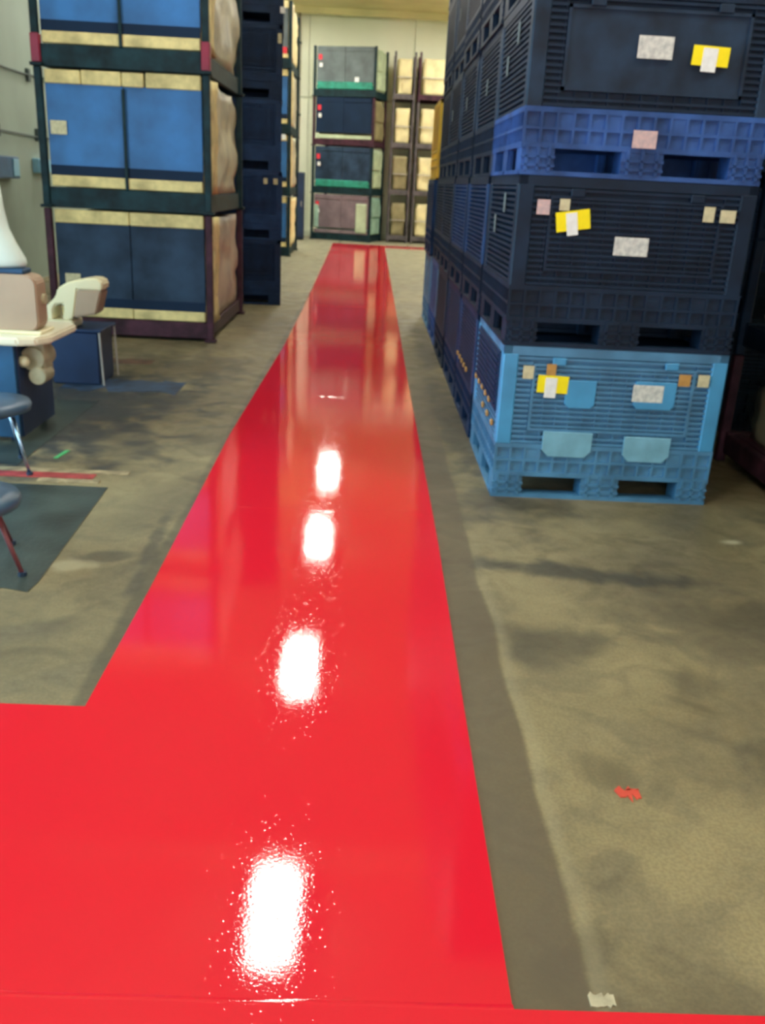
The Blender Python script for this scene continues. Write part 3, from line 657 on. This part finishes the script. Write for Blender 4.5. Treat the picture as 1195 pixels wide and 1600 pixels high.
# ------------------------------------------------------------------ work tables, machines, stools on the left
t = thing('work_table', 'cream-topped work table with deep blue panels at the left picture edge', 'table', (-2.55, 5.65, 0))
put('table_top', MB().prism([(-0.75, -0.34), (0.50, -0.34), (0.60, -0.30), (0.655, -0.20), (0.66, 0.28), (0.60, 0.34), (-0.75, 0.34)], 0.60, 0.65, 'z').mesh('table_top', 'tabletop', bevel=0.012, seg=2), t)
put('front_panel', MB().box(-0.70, 0.46, -0.30, -0.27, 0.03, 0.60).mesh('front_panel', 'bluepanel', bevel=0.004), t)
put('side_panel', MB().box(0.44, 0.47, -0.27, 0.30, 0.03, 0.60).mesh('side_panel', 'navypanel', bevel=0.004), t)
for a, b in ((-0.66, -0.24), (0.40, -0.24), (-0.66, 0.26), (0.40, 0.26)):
    put('leg', MB().box(a-0.02, a+0.02, b-0.02, b+0.02, 0, 0.60).mesh('leg', 'navypanel', bevel=0.004), t)
mo = put('motor', MB().tube((0.53, -0.20, 0.50), (0.53, 0.02, 0.50), 0.075, 16).mesh('motor', 'motor', smooth=False, bevel=0.006), t, label='cream-grey motor hung under the top')
put('gear_housing', MB().tube((0.56, -0.22, 0.40), (0.56, -0.06, 0.40), 0.055, 14).box(0.50, 0.60, -0.18, -0.04, 0.42, 0.60).mesh('gear_housing', 'motor', bevel=0.006), mo)
put('knob', MB().lathe([(0.02, 0), (0.035, 0.012), (0.035, 0.03), (0.015, 0.045)], 0, 0, 14).mesh('knob', 'cream', smooth=True), mo, (0.49, -0.21, 0.49), (R(90), 0, 0), label='pale knob')

def rbox(x0, x1, z0, z1, r, y0, y1, n=5):
    pts = []
    for cx, cz, a0 in ((x1-r, z0+r, -90), (x1-r, z1-r, 0), (x0+r, z1-r, 90), (x0+r, z0+r, 180)):
        for i in range(n+1): a = R(a0+90*i/n); pts.append((cx+r*math.cos(a), cz+r*math.sin(a)))
    return MB().prism(pts, y0, y1)
t = thing('bench_machine', 'tan rounded machine housing standing on the cream-topped table', 'machine', (-2.5, 5.58, 0.65))
put('housing', rbox(-0.62, 0.535, 0.012, 0.345, 0.06, -0.12, 0.05).mesh('housing', 'tan', bevel=0.012, seg=2), t)
put('base_plate', MB().box(-0.64, 0.555, -0.15, 0.09, 0, 0.02).mesh('base_plate', 'cream', bevel=0.006), t, label='cream base plate')
put('pad', MB().box(-0.45, 0.46, -0.10, 0.04, 0.345, 0.375).mesh('pad', 'padblue', bevel=0.008), t, label='dark blue top pad')
put('side_cap', MB().tube((0.535, -0.02, 0.20), (0.555, -0.02, 0.20), 0.03, 12).mesh('side_cap', 'motor', smooth=False), t)
t = tag(put('machine_cover', MB().lathe([(0.44, 1.030), (0.455, 1.05), (0.45, 1.08), (0.40, 1.17), (0.365, 1.25), (0.345, 1.36), (0.335, 1.48), (0.30, 1.56), (0.20, 1.66), (0.05, 1.70)], -2.50, 5.57, 40, 1, 0.30).mesh('machine_cover', 'hood', smooth=True)), 'white flared cover standing on the tan machine housing', 'cover')

t = thing('machine_stand', 'narrow dark navy stand under the cream machine head', 'stand', (-2.25, 7.22, 0))
put('cabinet', MB().box(-0.20, 0.17, -0.20, 0.20, 0.0, 0.414).mesh('cabinet', 'navypanel', bevel=0.01), t)
put('top_plate', MB().box(-0.22, 0.20, -0.22, 0.22, 0.414, 0.434).mesh('top_plate', 'navypanel', bevel=0.004), t)
for yy in (-0.21, 0.21): put('leg', MB().tube((0.20, yy, 0), (0.185, yy, 0.42), 0.008, 8).mesh('leg', 'pipe'), t)
t = thing('bench_machine', 'cream machine head with an arched arm and open throat, behind the tan housing', 'machine', (-2.268, 7.12, 0.434))
k = 1.06
def sc(p): return [(a*k, b*k) for a, b in p]
put('bed', rbox(-0.22, 0.01, 0.0, 0.066, 0.02, -0.12, 0.12).mesh('bed', 'cream', bevel=0.008), t)
put('arm', MB().prism(sc([(-0.205, 0.06), (-0.185, 0.15), (-0.110, 0.226), (-0.095, 0.281), (-0.033, 0.324), (0.06, 0.350), (0.152, 0.366), (0.205, 0.362), (0.232, 0.335), (0.226, 0.283), (0.048, 0.283), (0.009, 0.078), (-0.02, 0.062), (-0.070, 0.062), (-0.052, 0.15), (-0.062, 0.178), (-0.115, 0.168), (-0.136, 0.13), (-0.136, 0.06)]), -0.10, 0.10).mesh('arm', 'cream', bevel=0.010, seg=2), t)
put('head', MB().prism(sc([(0.012, 0.080), (0.178, 0.112), (0.224, 0.281), (0.048, 0.281)]), -0.11, 0.09).mesh('head', 'tan', bevel=0.012, seg=2), t, label='front head, tan for its shaded face')
put('handwheel', MB().tube((-0.205, 0.0, 0.13), (-0.23, 0.0, 0.13), 0.035, 14).mesh('handwheel', 'pipe', smooth=False), t)

def stool(x, y, hz, rad, label, legm, lean):
    t = thing('stool', label, 'stool', (x, y, 0), 0, 'stools at left')
    put('seat', MB().lathe([(rad*0.80, hz-0.055), (rad*0.97, hz-0.045), (rad, hz-0.02), (rad*0.96, hz), (rad*0.6, hz+0.012), (0.02, hz+0.014)], 0, 0, 32).mesh('seat', 'seat', smooth=True), t)
    put('seat_pan', MB().lathe([(rad*0.6, hz-0.075), (rad*0.82, hz-0.055), (rad*0.82, hz-0.05)], 0, 0, 28).mesh('seat_pan', 'seat_edge', smooth=False), t)
    for i in range(4):
        a = R(-18+90*i); c, s = math.cos(a), math.sin(a)
        mb = MB().tube((c*rad*0.72, s*rad*0.72, hz-0.07), (c*rad*lean, s*rad*lean, 0.012), 0.010, 10)
        l = put('leg', mb.mesh('leg', legm, smooth=True), t)
        put('foot', MB().tube((c*rad*lean, s*rad*lean, 0), (c*rad*lean, s*rad*lean, 0.02), 0.018, 10).mesh('foot', 'seat_edge'), l)
    return t
stool(-2.05, 4.80, 0.39, 0.235, 'round blue-grey stool with a chrome leg beside the tape line', 'chrome', 1.04)
stool(-1.63, 3.50, 0.315, 0.225, 'round blue-grey stool with dull red legs on the dark floor patch', 'redsteel', 1.15)
